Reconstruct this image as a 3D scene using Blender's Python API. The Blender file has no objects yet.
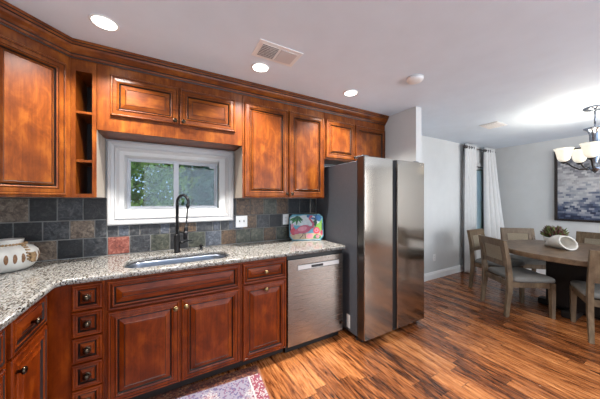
import bpy, bmesh, math, random
from mathutils import Vector, Matrix
random.seed(7)
PI = math.pi
sc = bpy.context.scene
COL = sc.collection

# ---------------------------------------------------------------- camera, world, lights, exposure
cam_d = bpy.data.cameras.new('camera'); cam_d.sensor_width = 36; cam_d.lens = 14.4; cam_d.clip_start = .02
cam = bpy.data.objects.new('camera', cam_d); COL.objects.link(cam)
cam.location = (0, 0, 1.372); cam.rotation_euler = (PI/2, 0, -math.atan(135/240))
sc.camera = cam
sc.view_settings.view_transform = 'Standard'; sc.view_settings.look = 'None'
sc.view_settings.gamma = 1; sc.view_settings.use_curve_mapping = False
sc.view_settings.exposure = 0.0

world = bpy.data.worlds.new('sky'); sc.world = world; world.use_nodes = True
wn = world.node_tree
bg = wn.nodes['Background']; bg.inputs['Color'].default_value = (.45, .7, 1, 1); bg.inputs['Strength'].default_value = 1.5

def lamp(name, kind, loc, energy, color=(1, 1, 1), rot=(0, 0, 0), **kw):
    d = bpy.data.lights.new(name, kind); d.energy = energy; d.color = color
    for k, v in kw.items(): setattr(d, k, v)
    o = bpy.data.objects.new(name, d); COL.objects.link(o); o.location = loc; o.rotation_euler = rot
    return o
lamp('sun', 'SUN', (0, 0, 10), 1.6, (1, .95, .85), (math.radians(10), math.radians(50), 0), angle=.02)
# fill lights added behind the camera, each set in a made-up window
lamp('fill_behind_camera', 'AREA', (1.3, -2.56, 1.35), 62, (.76, .88, 1), (-PI/2, 0, PI), shape='RECTANGLE', size=3.6, size_y=1.9)
lamp('fill_dining_side', 'AREA', (4.7, -2.56, 1.35), 125, (.98, .98, 1), (-PI/2, 0, PI), shape='RECTANGLE', size=1.7, size_y=1.9)  # extra fill for the dining side, added to raise the ambient light
CANS = [(-.318, 1.84), (.672, 1.845), (1.62, 1.845), (-.2, .1), (1.1, .1), (2.4, .1), (-.2, -1.9), (1.1, -1.9), (2.4, -1.9)]
CAN_W = 27
REAR_W = 13
CHAND_W = 6

# ---------------------------------------------------------------- materials
def srgb(r, g, b):
    def f(c):
        c /= 255
        return c/12.92 if c <= .04045 else ((c+.055)/1.055)**2.4
    return (f(r), f(g), f(b), 1)

class NT:
    def __init__(s, name):
        s.m = bpy.data.materials.new(name); s.m.use_nodes = True
        s.t = s.m.node_tree; s.b = s.t.nodes['Principled BSDF']; s.out = s.t.nodes['Material Output']
    def n(s, typ, **kw):
        x = s.t.nodes.new(typ)
        for k, v in kw.items():
            if k.startswith('i_'): x.inputs[k[2:].replace('_', ' ')].default_value = v
            else: setattr(x, k, v)
        return x
    def l(s, a, b): s.t.links.new(a, b)
    def coord(s, scale=(1, 1, 1), kind='Object', rot=(0, 0, 0), loc=(0, 0, 0)):
        c = s.n('ShaderNodeTexCoord'); m = s.n('ShaderNodeMapping')
        m.inputs['Scale'].default_value = scale; m.inputs['Rotation'].default_value = rot; m.inputs['Location'].default_value = loc
        s.l(c.outputs[kind], m.inputs['Vector']); return m.outputs['Vector']
    def noise(s, vec, scale, detail=3, rough=.5, dist=0):
        x = s.n('ShaderNodeTexNoise'); s.l(vec, x.inputs['Vector'])
        x.inputs['Scale'].default_value = scale; x.inputs['Detail'].default_value = detail
        x.inputs['Roughness'].default_value = rough; x.inputs['Distortion'].default_value = dist
        return x.outputs['Fac']
    def ramp(s, fac, stops, interp='LINEAR'):
        r = s.n('ShaderNodeValToRGB'); r.color_ramp.interpolation = interp
        e = r.color_ramp.elements
        while len(e) < len(stops): e.new(.5)
        for i, (p, c) in enumerate(stops): e[i].position = p; e[i].color = c
        s.l(fac, r.inputs['Fac']); return r.outputs['Color']
    def mix(s, fac, a, b, typ='MIX'):
        x = s.n('ShaderNodeMix', data_type='RGBA', blend_type=typ)
        for v, i in ((fac, 0), (a, 6), (b, 7)):
            if hasattr(v, 'links') or hasattr(v, 'is_linked'): s.l(v, x.inputs[i])
            else: x.inputs[i].default_value = v
        return x.outputs[2]
    def math(s, op, a, b=0.0, c=0.0):
        x = s.n('ShaderNodeMath', operation=op)
        for i, v in enumerate((a, b, c)):
            if hasattr(v, 'is_linked'): s.l(v, x.inputs[i])
            else: x.inputs[i].default_value = v
        return x.outputs[0]
    def bump(s, h, strength=.2, dist=.01):
        x = s.n('ShaderNodeBump'); x.inputs['Strength'].default_value = strength; x.inputs['Distance'].default_value = dist
        s.l(h, x.inputs['Height']); s.l(x.outputs['Normal'], s.b.inputs['Normal'])
    def set(s, **kw):
        for k, v in kw.items():
            i = s.b.inputs[k.replace('_', ' ')]
            if hasattr(v, 'is_linked'): s.l(v, i)
            else: i.default_value = v
        return s

def plain(name, col, rough=.5, metal=0., var=.06, scale=6, bump=0, **kw):
    t = NT(name); v = t.coord()
    nz = t.noise(v, scale, 3)
    dark = tuple(c*(1-var*2) for c in col[:3]) + (1,); lite = tuple(min(1, c*(1+var*2)) for c in col[:3]) + (1,)
    t.set(Base_Color=t.ramp(nz, [(.3, dark), (.7, lite)]), Roughness=rough, Metallic=metal, **kw)
    if bump: t.bump(t.noise(v, scale*20, 2), bump, .004)
    return t.m

def wood(name, d, m, l, axis='z', rough=.32, coat=.0, fine=1., blotch=True):
    t = NT(name)
    k = {'z': (1, 1, .06), 'x': (.06, 1, 1), 'y': (1, .06, 1)}[axis]
    g = t.noise(t.coord(k), 55*fine, 5, .6, .6)
    b = t.noise(t.coord((1, 1, .55) if axis == 'z' else (.55, 1, 1)), 11, 5, .62, .5)
    f = t.math('ADD', t.math('MULTIPLY', g, .3), t.math('MULTIPLY', b, .7))
    t.set(Base_Color=t.ramp(f, [(.30, d), (.5, m), (.70, l)]), Roughness=rough)
    t.set(Coat_Weight=coat, Coat_Roughness=.3, Specular_IOR_Level=.3)
    t.bump(g, .05, .002)
    return t.m

M = {}
M['cab'] = wood('cherry_cabinet_wood', srgb(64, 25, 5), srgb(109, 52, 11), srgb(149, 84, 25), 'z')
M['cabh'] = wood('cherry_cabinet_wood_horizontal', srgb(64, 25, 5), srgb(109, 52, 11), srgb(149, 84, 25), 'x')
M['base'] = wood('shaded_cherry_base_wood', srgb(66, 20, 2), srgb(106, 39, 4), srgb(144, 64, 11), 'z')  # this and next: the wall-cabinet wood with dimmer light put into its colour
M['baseh'] = wood('shaded_cherry_base_wood_horizontal', srgb(66, 20, 2), srgb(106, 39, 4), srgb(144, 64, 11), 'x')
M['glaze'] = plain('dark_groove_glaze', srgb(26, 10, 5), .4)
M['dark'] = plain('dark_toe_kick', srgb(28, 14, 9), .6)
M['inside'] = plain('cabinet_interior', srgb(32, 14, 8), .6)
M['knob'] = plain('antique_bronze', srgb(70, 60, 50), .3, 1.)
M['brass'] = plain('aged_brass', srgb(142, 120, 84), .34, 1.)
M['black'] = plain('matte_black_metal', srgb(20, 20, 22), .35, .4)
M['blackp'] = plain('black_plastic', srgb(14, 14, 15), .5)
M['white'] = plain('white_plastic', srgb(232, 232, 230), .35, var=.01)
M['trimw'] = plain('white_trim_paint', srgb(186, 185, 184), .3, var=.01)
M['wall'] = plain('grey_wall_paint', srgb(206, 207, 205), .6, var=.012, bump=.03)
M['ceil'] = plain('ceiling_paint', srgb(216, 227, 238), .7, var=.01, bump=.03)
M['sink'] = plain('sink_steel', srgb(150, 157, 170), .28, 1., var=.02)
M['chrome'] = plain('brushed_nickel', srgb(128, 134, 146), .2, 1.)
M['fabric'] = plain('seat_linen', srgb(110, 108, 103), .9, var=.08, scale=120, bump=.3)
M['cane'] = plain('woven_back_panel', srgb(138, 126, 106), .85, var=.12, scale=150, bump=.4)
M['tablewood'] = wood('weathered_table_wood', srgb(68, 51, 38), srgb(104, 83, 63), srgb(130, 108, 85), 'x', .4, .1)
M['chairwood'] = wood('weathered_chair_wood', srgb(62, 48, 35), srgb(100, 82, 62), srgb(130, 112, 88), 'z', .5, 0)
M['pedestal'] = wood('dark_pedestal_wood', srgb(14, 11, 9), srgb(20, 16, 14), srgb(28, 23, 20), 'z', .5, 0)
M['ceramic'] = plain('white_glazed_ceramic', srgb(222, 220, 214), .3, var=.03, scale=20)
M['stone'] = plain('white_shell_ceramic', srgb(212, 206, 196), .5, var=.05, scale=15)
M['cream'] = plain('cream_pottery', srgb(205, 203, 196), .55, var=.05, scale=14)
M['inlay'] = plain('brown_inlay', srgb(118, 84, 55), .6, var=.2, scale=60)
M['rope'] = plain('jute_bead', srgb(150, 122, 88), .8, var=.15, scale=90)
M['rodm'] = plain('bronze_rod', srgb(58, 52, 50), .4, .6)
M['soil'] = plain('soil', srgb(50, 38, 28), .9)
M['leaf_red'] = plain('succulent_red', srgb(88, 42, 34), .5, var=.2, scale=30)
M['leaf_green'] = plain('succulent_green', srgb(88, 96, 44), .5, var=.2, scale=30)
M['bark'] = plain('bark', srgb(80, 62, 48), .9, var=.2, scale=12)
M['lawn'] = plain('lawn', srgb(120, 130, 80), .9, var=.3, scale=3)
M['label'] = plain('paper_label', srgb(225, 225, 222), .6, var=.02)
M['vinyl'] = plain('vinyl_window', srgb(189, 192, 197), .35, var=.01)

def emit(name, col, s):
    t = NT(name); t.set(Base_Color=(.8, .8, .8, 1), Emission_Color=col, Emission_Strength=s); return t.m
M['canlens'] = emit('lit_can_lens', (1, .97, .92, 1), 9)
M['bulb'] = emit('lit_bulb', (1, .9, .7, 1), 12)
t = NT('frosted_shade_glass')
t.set(Base_Color=srgb(250, 246, 232), Roughness=.5, Emission_Color=(1, .93, .74, 1), Emission_Strength=.55); M['shade'] = t.m

t = NT('window_glass')   # clear pane with a fresnel reflection
tr = t.n('ShaderNodeBsdfTransparent'); gl = t.n('ShaderNodeBsdfGlossy', i_Roughness=.02); fr = t.n('ShaderNodeFresnel', i_IOR=1.45)
mx = t.n('ShaderNodeMixShader'); t.l(fr.outputs[0], mx.inputs[0]); t.l(tr.outputs[0], mx.inputs[1]); t.l(gl.outputs[0], mx.inputs[2])
t.l(mx.outputs[0], t.out.inputs['Surface']); M['glass'] = t.m

def leafmat(name, c1, c2):
    t = NT(name); nz = t.noise(t.coord(), 2.5, 3)
    t.set(Base_Color=t.ramp(nz, [(.3, c1), (.7, c2)]), Roughness=.6); return t.m
M['leafA'] = leafmat('leaf_bright', srgb(66, 104, 34), srgb(150, 180, 84))
M['leafB'] = leafmat('leaf_dark', srgb(26, 56, 36), srgb(92, 128, 100))

def slate(name, a, b, c):
    t = NT(name); v = t.coord()
    n1 = t.noise(v, 19, 7, .68, 1.4); n2 = t.noise(v, 60, 4, .6)
    f = t.math('ADD', t.math('MULTIPLY', n1, .7), t.math('MULTIPLY', n2, .3))
    t.set(Base_Color=t.ramp(f, [(.38, a), (.5, b), (.63, c)]), Roughness=.5)
    t.bump(f, .5, .01); return t.m
SL = {}
SL['k'] = slate('slate_black', srgb(13, 13, 15), srgb(27, 27, 29), srgb(55, 53, 51))
SL['c'] = slate('slate_charcoal', srgb(25, 26, 29), srgb(48, 49, 52), srgb(86, 86, 86))
SL['b'] = slate('slate_blue_grey', srgb(39, 43, 51), srgb(67, 72, 81), srgb(110, 113, 120))
SL['g'] = slate('slate_green', srgb(36, 37, 30), srgb(65, 67, 56), srgb(103, 101, 86))
SL['n'] = slate('slate_brown', srgb(39, 30, 21), srgb(79, 60, 43), srgb(123, 99, 73))
SL['t'] = slate('slate_taupe', srgb(60, 49, 41), srgb(98, 84, 72), srgb(139, 125, 110))
SL['r'] = slate('slate_red', srgb(84, 40, 32), srgb(124, 64, 52), srgb(166, 112, 96))
M['grout'] = plain('tile_grout', srgb(118, 117, 114), .8)

# granite
t = NT('speckled_granite'); v = t.coord((1.25, .62, 1), rot=(0, 0, math.radians(35)))
vo = t.n('ShaderNodeTexVoronoi', i_Scale=140.); t.l(v, vo.inputs['Vector'])
sep = t.n('ShaderNodeSeparateColor'); t.l(vo.outputs['Color'], sep.inputs[0])
big = t.noise(v, 16, 4, .6)
f = t.math('ADD', t.math('MULTIPLY', sep.outputs[0], .62), t.math('MULTIPLY', big, .5))
gc = t.ramp(f, [(.25, srgb(26, 24, 24)), (.35, srgb(74, 66, 58)), (.44, srgb(112, 107, 100)), (.58, srgb(146, 144, 138)), (.76, srgb(132, 132, 132)), (.9, srgb(92, 80, 64))])
t.set(Base_Color=gc, Roughness=.16); M['granite'] = t.m

# stainless steel (brushed)
def steel(name, col, rough, axis):
    t = NT(name); k = (1, 1, .01) if axis == 'z' else (.01, .01, 1)
    g = t.noise(t.coord(k), 300, 2)
    t.set(Base_Color=col, Metallic=1., Roughness=t.math('ADD', t.math('MULTIPLY', g, .03), rough-.015)); return t.m
M['steel'] = steel('stainless_steel', srgb(148, 143, 137), .27, 'x')
M['fridge'] = steel('dark_stainless_steel', srgb(152, 146, 138), .13, 'x')
M['bar'] = plain('satin_steel_bar', srgb(196, 194, 192), .45, .6, var=.02)
M['fridge_side'] = plain('grey_enamel', srgb(78, 80, 86), .45, .2, var=.03, scale=40)

# floor planks running towards the window wall
t = NT('hickory_plank_floor')
c = t.n('ShaderNodeTexCoord'); sp = t.n('ShaderNodeSeparateXYZ'); t.l(c.outputs['Object'], sp.inputs[0])
W, L = .105, 1.15
xi = t.math('FLOOR', t.math('DIVIDE', sp.outputs[0], W))
wnz = t.n('ShaderNodeTexWhiteNoise', noise_dimensions='1D'); t.l(xi, wnz.inputs['W'])
yy = t.math('ADD', t.math('DIVIDE', sp.outputs[1], L), t.math('MULTIPLY', wnz.outputs['Value'], 7.3))
yi = t.math('FLOOR', yy)
pid = t.math('ADD', t.math('MULTIPLY', xi, 17.31), t.math('MULTIPLY', yi, 5.77))
w2 = t.n('ShaderNodeTexWhiteNoise', noise_dimensions='1D'); t.l(pid, w2.inputs['W'])
cb = t.n('ShaderNodeCombineXYZ')
t.l(t.math('MULTIPLY', sp.outputs[0], 1.), cb.inputs[0]); t.l(t.math('MULTIPLY', sp.outputs[1], .1), cb.inputs[1]); t.l(t.math('MULTIPLY', w2.outputs['Value'], 37.), cb.inputs[2])
g1 = t.noise(cb.outputs[0], 19, 6, .66, 1.8)
g2 = t.noise(cb.outputs[0], 75, 3, .6, .4)
f = t.math('ADD', t.math('ADD', t.math('MULTIPLY', g1, .75), t.math('MULTIPLY', g2, .25)), t.math('MULTIPLY', t.math('SUBTRACT', w2.outputs['Value'], .5), .16))
fc = t.ramp(f, [(.31, srgb(26, 13, 7)), (.405, srgb(70, 36, 17)), (.49, srgb(120, 67, 33)), (.58, srgb(158, 98, 54)), (.72, srgb(190, 130, 80))])
ex = t.math('ABSOLUTE', t.math('SUBTRACT', t.math('FRACT', t.math('DIVIDE', sp.outputs[0], W)), .5))
ey = t.math('ABSOLUTE', t.math('SUBTRACT', t.math('FRACT', yy), .5))
seam = t.math('MAXIMUM', t.math('GREATER_THAN', ex, .483), t.math('GREATER_THAN', ey, .498))
fc = t.mix(t.math('MULTIPLY', seam, .7), fc, srgb(26, 12, 6))
t.set(Base_Color=fc, Roughness=t.math('ADD', .2, t.math('MULTIPLY', g2, .16)))
t.bump(t.math('SUBTRACT', g2, t.math('MULTIPLY', seam, 1.)), .12, .003)
M['floor'] = t.m

# curtains: pale linen
t = NT('pale_linen_curtain'); g = t.noise(t.coord((1, 1, .3)), 60, 3)
t.set(Base_Color=t.ramp(g, [(.3, srgb(206, 206, 204)), (.7, srgb(214, 214, 212))]), Roughness=.9)
M['curtain'] = t.m
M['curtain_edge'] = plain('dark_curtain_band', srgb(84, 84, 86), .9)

# picture: grey to navy little blocks
t = NT('mosaic_canvas')
c = t.n('ShaderNodeTexCoord'); sp = t.n('ShaderNodeSeparateXYZ'); t.l(c.outputs['Object'], sp.inputs[0])
by = t.math('FLOOR', t.math('MULTIPLY', sp.outputs[2], 30)); bx = t.math('FLOOR', t.math('ADD', t.math('MULTIPLY', sp.outputs[1], 17), t.math('MULTIPLY', by, .37)))
cb = t.n('ShaderNodeCombineXYZ'); t.l(bx, cb.inputs[0]); t.l(by, cb.inputs[1])
w = t.n('ShaderNodeTexWhiteNoise', noise_dimensions='2D'); t.l(cb.outputs[0], w.inputs['Vector'])
bl = t.noise(t.coord(), 4, 3)
f = t.math('ADD', t.math('ADD', t.math('MULTIPLY', t.math('SUBTRACT', w.outputs['Value'], .5), .34), t.math('MULTIPLY', sp.outputs[2], .75)), t.math('MULTIPLY', t.math('SUBTRACT', bl, .5), .5))
t.set(Base_Color=t.ramp(f, [(.02, srgb(34, 42, 66)), (.16, srgb(78, 88, 112)), (.3, srgb(150, 152, 158)), (.5, srgb(196, 194, 192)), (.68, srgb(150, 148, 150)), (.86, srgb(88, 90, 98))]), Roughness=.6)
M['canvas'] = t.m

# rug
RX0, RX1, RY0, RY1 = -.52, .665, 1.12, 1.90
t = NT('woven_rug')
c = t.n('ShaderNodeTexCoord'); sp = t.n('ShaderNodeSeparateXYZ'); t.l(c.outputs['Object'], sp.inputs[0])
X_, Y_ = sp.outputs[0], sp.outputs[1]       # metres from the rug's centre
hw, hl = (RX1-RX0)/2, (RY1-RY0)/2
vo = t.n('ShaderNodeTexVoronoi', i_Scale=85., distance='CHEBYCHEV'); t.l(c.outputs['Object'], vo.inputs['Vector'])
sv = t.n('ShaderNodeSeparateColor'); t.l(vo.outputs['Color'], sv.inputs[0])
nz = t.noise(c.outputs['Object'], 60, 3)
dm = t.math('ADD', t.math('DIVIDE', t.math('ABSOLUTE', t.math('SUBTRACT', t.math('PINGPONG', t.math('ADD', X_, 10.), .17), .0)), .17), t.math('DIVIDE', t.math('ABSOLUTE', Y_), .27))
med = t.ramp(t.math('ADD', dm, t.math('MULTIPLY', t.math('SUBTRACT', sv.outputs[0], .5), .5)),
    [(.0, srgb(84, 66, 112)), (.3, srgb(70, 58, 100)), (.45, srgb(196, 188, 190)), (.62, srgb(160, 88, 100)), (.78, srgb(200, 194, 194)), (.95, srgb(120, 112, 146))], 'CONSTANT')
speck = t.ramp(sv.outputs[1], [(0, srgb(204, 198, 196)), (.45, srgb(160, 90, 102)), (.6, srgb(206, 200, 198)), (.8, srgb(92, 80, 116))], 'CONSTANT')
field = t.mix(.4, med, speck)
pink = t.ramp(sv.outputs[0], [(0, srgb(160, 84, 96)), (.4, srgb(202, 190, 190)), (.75, srgb(146, 84, 104))], 'CONSTANT')
brn = t.ramp(sv.outputs[0], [(0, srgb(92, 46, 36)), (.4, srgb(128, 78, 56)), (.7, srgb(64, 36, 34)), (.88, srgb(150, 110, 84))], 'CONSTANT')
ax = t.math('SUBTRACT', hw, t.math('ABSOLUTE', X_)); ay = t.math('SUBTRACT', hl, t.math('ABSOLUTE', Y_))
o1 = t.mix(t.math('LESS_THAN', ax, .1), field, pink)
o1 = t.mix(t.math('LESS_THAN', t.math('ABSOLUTE', t.math('SUBTRACT', ax, .1)), .006), o1, srgb(220, 214, 208))
o1 = t.mix(t.math('LESS_THAN', ay, .1), o1, brn)
o1 = t.mix(t.math('LESS_THAN', ax, .014), o1, srgb(168, 116, 84))
o1 = t.mix(t.math('MULTIPLY', nz, .22), o1, srgb(70, 58, 70))
hs_ = t.n('ShaderNodeHueSaturation', i_Value=.62, i_Saturation=1.1); t.l(o1, hs_.inputs['Color']); t.set(Base_Color=hs_.outputs[0], Roughness=.95); M['rug'] = t.m

# ---------------------------------------------------------------- mesh helpers
class MB:
    def __init__(s): s.v = []; s.f = []; s.mi = []; s.sm = []
    def quad(s, pts, mi=0, smooth=False):
        n = len(s.v); s.v += [Vector(p) for p in pts]; s.f.append(tuple(range(n, n+len(pts)))); s.mi.append(mi); s.sm.append(smooth)
    def box(s, x0, x1, y0, y1, z0, z1, mi=0, bev=0.):
        if bev <= 0:
            n = len(s.v)
            s.v += [Vector((x, y, z)) for x in (x0, x1) for y in (y0, y1) for z in (z0, z1)]
            for f in ((0, 1, 3, 2), (4, 6, 7, 5), (0, 4, 5, 1), (2, 3, 7, 6), (0, 2, 6, 4), (1, 5, 7, 3)):
                s.f.append(tuple(n+i for i in f)); s.mi.append(mi); s.sm.append(False)
            return s
        bm = bmesh.new(); bmesh.ops.create_cube(bm, size=1)
        for v in bm.verts:
            v.co = Vector(((x0+x1)/2+v.co.x*(x1-x0), (y0+y1)/2+v.co.y*(y1-y0), (z0+z1)/2+v.co.z*(z1-z0)))
        bmesh.ops.bevel(bm, geom=bm.edges[:], offset=min(bev, .45*min(abs(x1-x0), abs(y1-y0), abs(z1-z0))), segments=2, affect='EDGES', profile=.5)
        s.addbm(bm, mi); return s
    def addbm(s, bm, mi=0, smooth=False):
        bm.verts.ensure_lookup_table(); n = len(s.v); s.v += [v.co.copy() for v in bm.verts]
        for f in bm.faces: s.f.append(tuple(n+v.index for v in f.verts)); s.mi.append(mi); s.sm.append(smooth)
        bm.free()
    def loft(s, loops, mi=0, cap0=True, cap1=True, smooth=False, closed=False):
        n = len(s.v); k = len(loops[0])
        for lp in loops: s.v += [Vector(p) for p in lp]
        m = len(loops)
        for i in range(m if closed else m-1):
            a = n+i*k; b = n+((i+1) % m)*k
            mm = mi[i] if isinstance(mi, (list, tuple)) else mi
            for j in range(k):
                s.f.append((a+j, a+(j+1) % k, b+(j+1) % k, b+j)); s.mi.append(mm); s.sm.append(smooth)
        m0 = mi[0] if isinstance(mi, (list, tuple)) else mi; m1 = mi[-1] if isinstance(mi, (list, tuple)) else mi
        if not closed:
            if cap0: s.f.append(tuple(n+j for j in reversed(range(k)))); s.mi.append(m0); s.sm.append(False)
            if cap1: s.f.append(tuple(n+(m-1)*k+j for j in range(k))); s.mi.append(m1); s.sm.append(False)
        return s
    def lathe(s, prof, c=(0, 0, 0), seg=32, mi=0, cap0=True, cap1=True, axis='z', smooth=True):
        loops = []
        for r, z in prof:
            lp = []
            for j in range(seg):
                a = 2*PI*j/seg
                p = (r*math.cos(a), r*math.sin(a), z)
                if axis == 'y': p = (p[0], z, p[1])
                if axis == 'x': p = (z, p[0], p[1])
                lp.append((c[0]+p[0], c[1]+p[1], c[2]+p[2]))
            loops.append(lp)
        return s.loft(loops, mi, cap0, cap1, smooth)
    def tube(s, pts, r, seg=10, mi=0, smooth=True, closed=False):
        pts = [Vector(p) for p in pts]; n = len(pts); loops = []
        up = None
        for i, p in enumerate(pts):
            if closed: d = pts[(i+1) % n]-pts[i-1]
            else: d = pts[min(i+1, n-1)]-pts[max(i-1, 0)]
            d.normalize()
            if up is None:
                up = Vector((0, 0, 1)) if abs(d.z) < .9 else Vector((1, 0, 0))
            a = d.cross(up).normalized(); up = a.cross(d).normalized()
            rr = r[i] if isinstance(r, (list, tuple)) else r
            loops.append([p+a*rr*math.cos(2*PI*j/seg)+up*rr*math.sin(2*PI*j/seg) for j in range(seg)])
        return s.loft(loops, mi, smooth=smooth, closed=closed)
    def sphere(s, c, r, mi=0, seg=14, rings=8, sc_=(1, 1, 1)):
        return s.lathe2([(r*math.sin(PI*i/rings), -r*math.cos(PI*i/rings)) for i in range(rings+1)], c, seg, mi, sc_)
    def lathe2(s, prof, c, seg, mi, k):
        loops = [[(c[0]+max(r_, 1e-4)*math.cos(2*PI*j/seg)*k[0], c[1]+max(r_, 1e-4)*math.sin(2*PI*j/seg)*k[1], c[2]+z*k[2]) for j in range(seg)] for r_, z in prof]
        return s.loft(loops, mi, smooth=True)
    def prism(s, outline, axis, a, b, mi=0):
        def P(u, v, w): return {'x': (w, u, v), 'y': (u, w, v), 'z': (u, v, w)}[axis]
        return s.loft([[P(u, v, a) for u, v in outline], [P(u, v, b) for u, v in outline]], mi)
    def xf(s, mat):
        s.v = [mat @ v for v in s.v]; return s
    def build(s, name, mats, parent=None, world=False, parentmesh=None):
        me = bpy.data.meshes.new(name)
        vs = s.v
        if parent is not None and world:
            inv = wmat(parent).inverted(); vs = [inv @ v for v in vs]
        me.from_pydata([tuple(v) for v in vs], [], s.f)
        mats = mats if isinstance(mats, (list, tuple)) else [mats]
        for m in mats: me.materials.append(m)
        me.polygons.foreach_set('material_index', s.mi); me.polygons.foreach_set('use_smooth', s.sm)
        bm = bmesh.new(); bm.from_mesh(me)
        bmesh.ops.remove_doubles(bm, verts=bm.verts, dist=1e-6)
        bmesh.ops.recalc_face_normals(bm, faces=bm.faces); bm.to_mesh(me); bm.free()
        me.update()
        o = bpy.data.objects.new(name, me); COL.objects.link(o)
        if parent is not None: o.parent = parent
        return o

def wmat(o):
    m = Matrix.LocRotScale(o.location, o.rotation_euler, o.scale)
    return wmat(o.parent) @ m if o.parent else m

def tag(o, label=None, cat=None, group=None, kind=None):
    if label: o['label'] = label
    if cat: o['category'] = cat
    if group: o['group'] = group
    if kind: o['kind'] = kind
    return o
def thing(name, label, cat, loc=(0, 0, 0), rz=0, group=None):
    o = bpy.data.objects.new(name, None); COL.objects.link(o); o.empty_display_size = .1
    o.location = loc; o.rotation_euler = (0, 0, rz)
    return tag(o, label, cat, group)
def struct(name, mb, mats): return tag(mb.build(name, mats), kind='structure')
def copy_tree(o, parent=None, loc=None, rz=None, label=None):
    c = o.copy(); COL.objects.link(c)
    if parent is not None: c.parent = parent
    for ch in [x for x in bpy.data.objects if x.parent == o]: copy_tree(ch, c)
    if loc is not None: c.location = loc
    if rz is not None: c.rotation_euler = (0, 0, rz)
    if label: c['label'] = label
    return c
def arc(c, r, a0, a1, n, plane):       # plane: function (u,v)->xyz
    return [plane(c[0]+r*math.cos(a0+(a1-a0)*i/n), c[1]+r*math.sin(a0+(a1-a0)*i/n)) for i in range(n+1)]
def rrect(x0, x1, y0, y1, r, n=5):
    out = []
    for cx_, cy_, a in ((x1-r, y0+r, -PI/2), (x1-r, y1-r, 0), (x0+r, y1-r, PI/2), (x0+r, y0+r, PI)):
        for i in range(n+1):
            b = a+PI/2*i/n; out.append((cx_+r*math.cos(b), cy_+r*math.sin(b)))
    return out

# ---------------------------------------------------------------- the room
LX, BY, RXW, FY, CZ = -1.17, 2.49, 6.08, -2.6, 2.44
struct('floor', MB().box(LX-.15, RXW+.15, FY-.15, BY+.15, -.12, 0), M['floor'])
struct('ceiling', MB().box(LX-.15, RXW+.15, FY-.15, BY+.15, CZ, CZ+.15), M['ceil'])
KW = (-.30, .475, 1.285, 1.75)       # kitchen window opening
DW = (5.02, 5.86, .55, 2.04)         # dining window opening
wb = MB(); xs = [LX-.15, KW[0], KW[1], DW[0], DW[1], RXW+.15]
wb.box(xs[0], xs[1], BY, BY+.15, 0, CZ); wb.box(xs[2], xs[3], BY, BY+.15, 0, CZ); wb.box(xs[4], xs[5], BY, BY+.15, 0, CZ)
for w in (KW, DW):
    wb.box(w[0], w[1], BY, BY+.15, 0, w[2]); wb.box(w[0], w[1], BY, BY+.15, w[3], CZ)
struct('wall_back', wb, M['wall'])
struct('wall_left', MB().box(LX-.15, LX, FY, BY, 0, CZ), M['wall'])
struct('wall_right', MB().box(RXW, RXW+.15, FY, BY, 0, CZ), M['wall'])
wf = MB(); PW = (-.5, 3.1, .4, 2.3); PW2 = (3.8, 5.6, .4, 2.3)  # PW, PW2: openings added for the fill lights
wf.box(LX, PW[0], FY-.15, FY, 0, CZ); wf.box(PW[1], PW2[0], FY-.15, FY, 0, CZ); wf.box(PW2[1], RXW, FY-.15, FY, 0, CZ)
for w in (PW, PW2): wf.box(w[0], w[1], FY-.15, FY, 0, w[2]); wf.box(w[0], w[1], FY-.15, FY, w[3], CZ)
struct('wall_front', wf, M['wall'])
struct('wall_partition', MB().box(2.503, 2.605, 1.742, BY, 0, CZ, 0, .004), M['wall'])
def base_prof(): return [(0, 0), (.016, 0), (.016, .085), (.011, .1), (.006, .118), (0, .125)]
b = MB(); b.prism([(BY-u, z) for u, z in base_prof()], 'x', 2.605, RXW-.016); struct('baseboard_back', b, M['white'])
b = MB(); b.prism([(RXW-u, z) for u, z in base_prof()], 'y', FY, BY-.016); struct('baseboard_right', b, M['white'])
b = MB(); b.prism([(2.605+u, z) for u, z in base_prof()], 'y', 1.742, BY-.02); struct('baseboard_partition', b, M['white'])

# kitchen window: deep picture-frame casing, two sashes, glass
wr = bpy.data.objects.new('window_1', None); COL.objects.link(wr); wr.location = (.098, BY, 1.16); wr['kind'] = 'structure'
def frame_loft(prof, ox0, ox1, oz0, oz1):
    return [[(ox0+i, y, oz0+i), (ox1-i, y, oz0+i), (ox1-i, y, oz1-i), (ox0+i, y, oz1-i)] for i, y in prof]
cs = MB(); cs.loft(frame_loft([(0, BY), (0, BY-.028), (.006, BY-.034), (.022, BY-.034), (.026, BY-.026), (.046, BY-.022), (.052, BY-.030), (.060, BY-.028), (.064, BY-.016), (.07, BY-.010), (.126, BY+.055), (.126, BY+.09)], -.41, .607, 1.16, 1.857), 0, False, False)
cs.build('window_casing', M['trimw'], wr, True)
fr_ = MB(); fy = BY+.05
x0, x1, z0, z1 = -.286, .462, 1.288, 1.73
fr_.loft(frame_loft([(0, fy+.06), (0, fy), (.003, fy-.004), (.010, fy-.004), (.012, fy+.004), (.012, fy+.06)], x0, x1, z0, z1), 0, False, False)
fr_.build('sash_frame', M['vinyl'], wr, True)
for (a, b_, yy_) in ((x0+.012, .090, fy+.012), (.090, x1-.012, fy+.022)):
    s_ = MB(); s_.loft(frame_loft([(0, yy_+.025), (0, yy_), (.009, yy_), (.012, yy_+.006), (.012, yy_+.025)], a, b_, z0+.012, z1-.012), 0, False, False)
    so = s_.build('sash', M['vinyl'], wr, True)
    MB().box(a+.010, b_-.010, yy_+.012, yy_+.016, z0+.022, z1-.022).build('pane', M['glass'], so, True)
MB().box(.070, .113, fy-.002, fy+.03, z0+.0125, z1-.0125, 0, .003).build('mullion', M['vinyl'], wr, True)
MB().box(.385, .445, fy-.02, fy-.002, z1-.05, z1-.03, 0, .004).build('sash_lock', M['vinyl'], wr, True)

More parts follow.
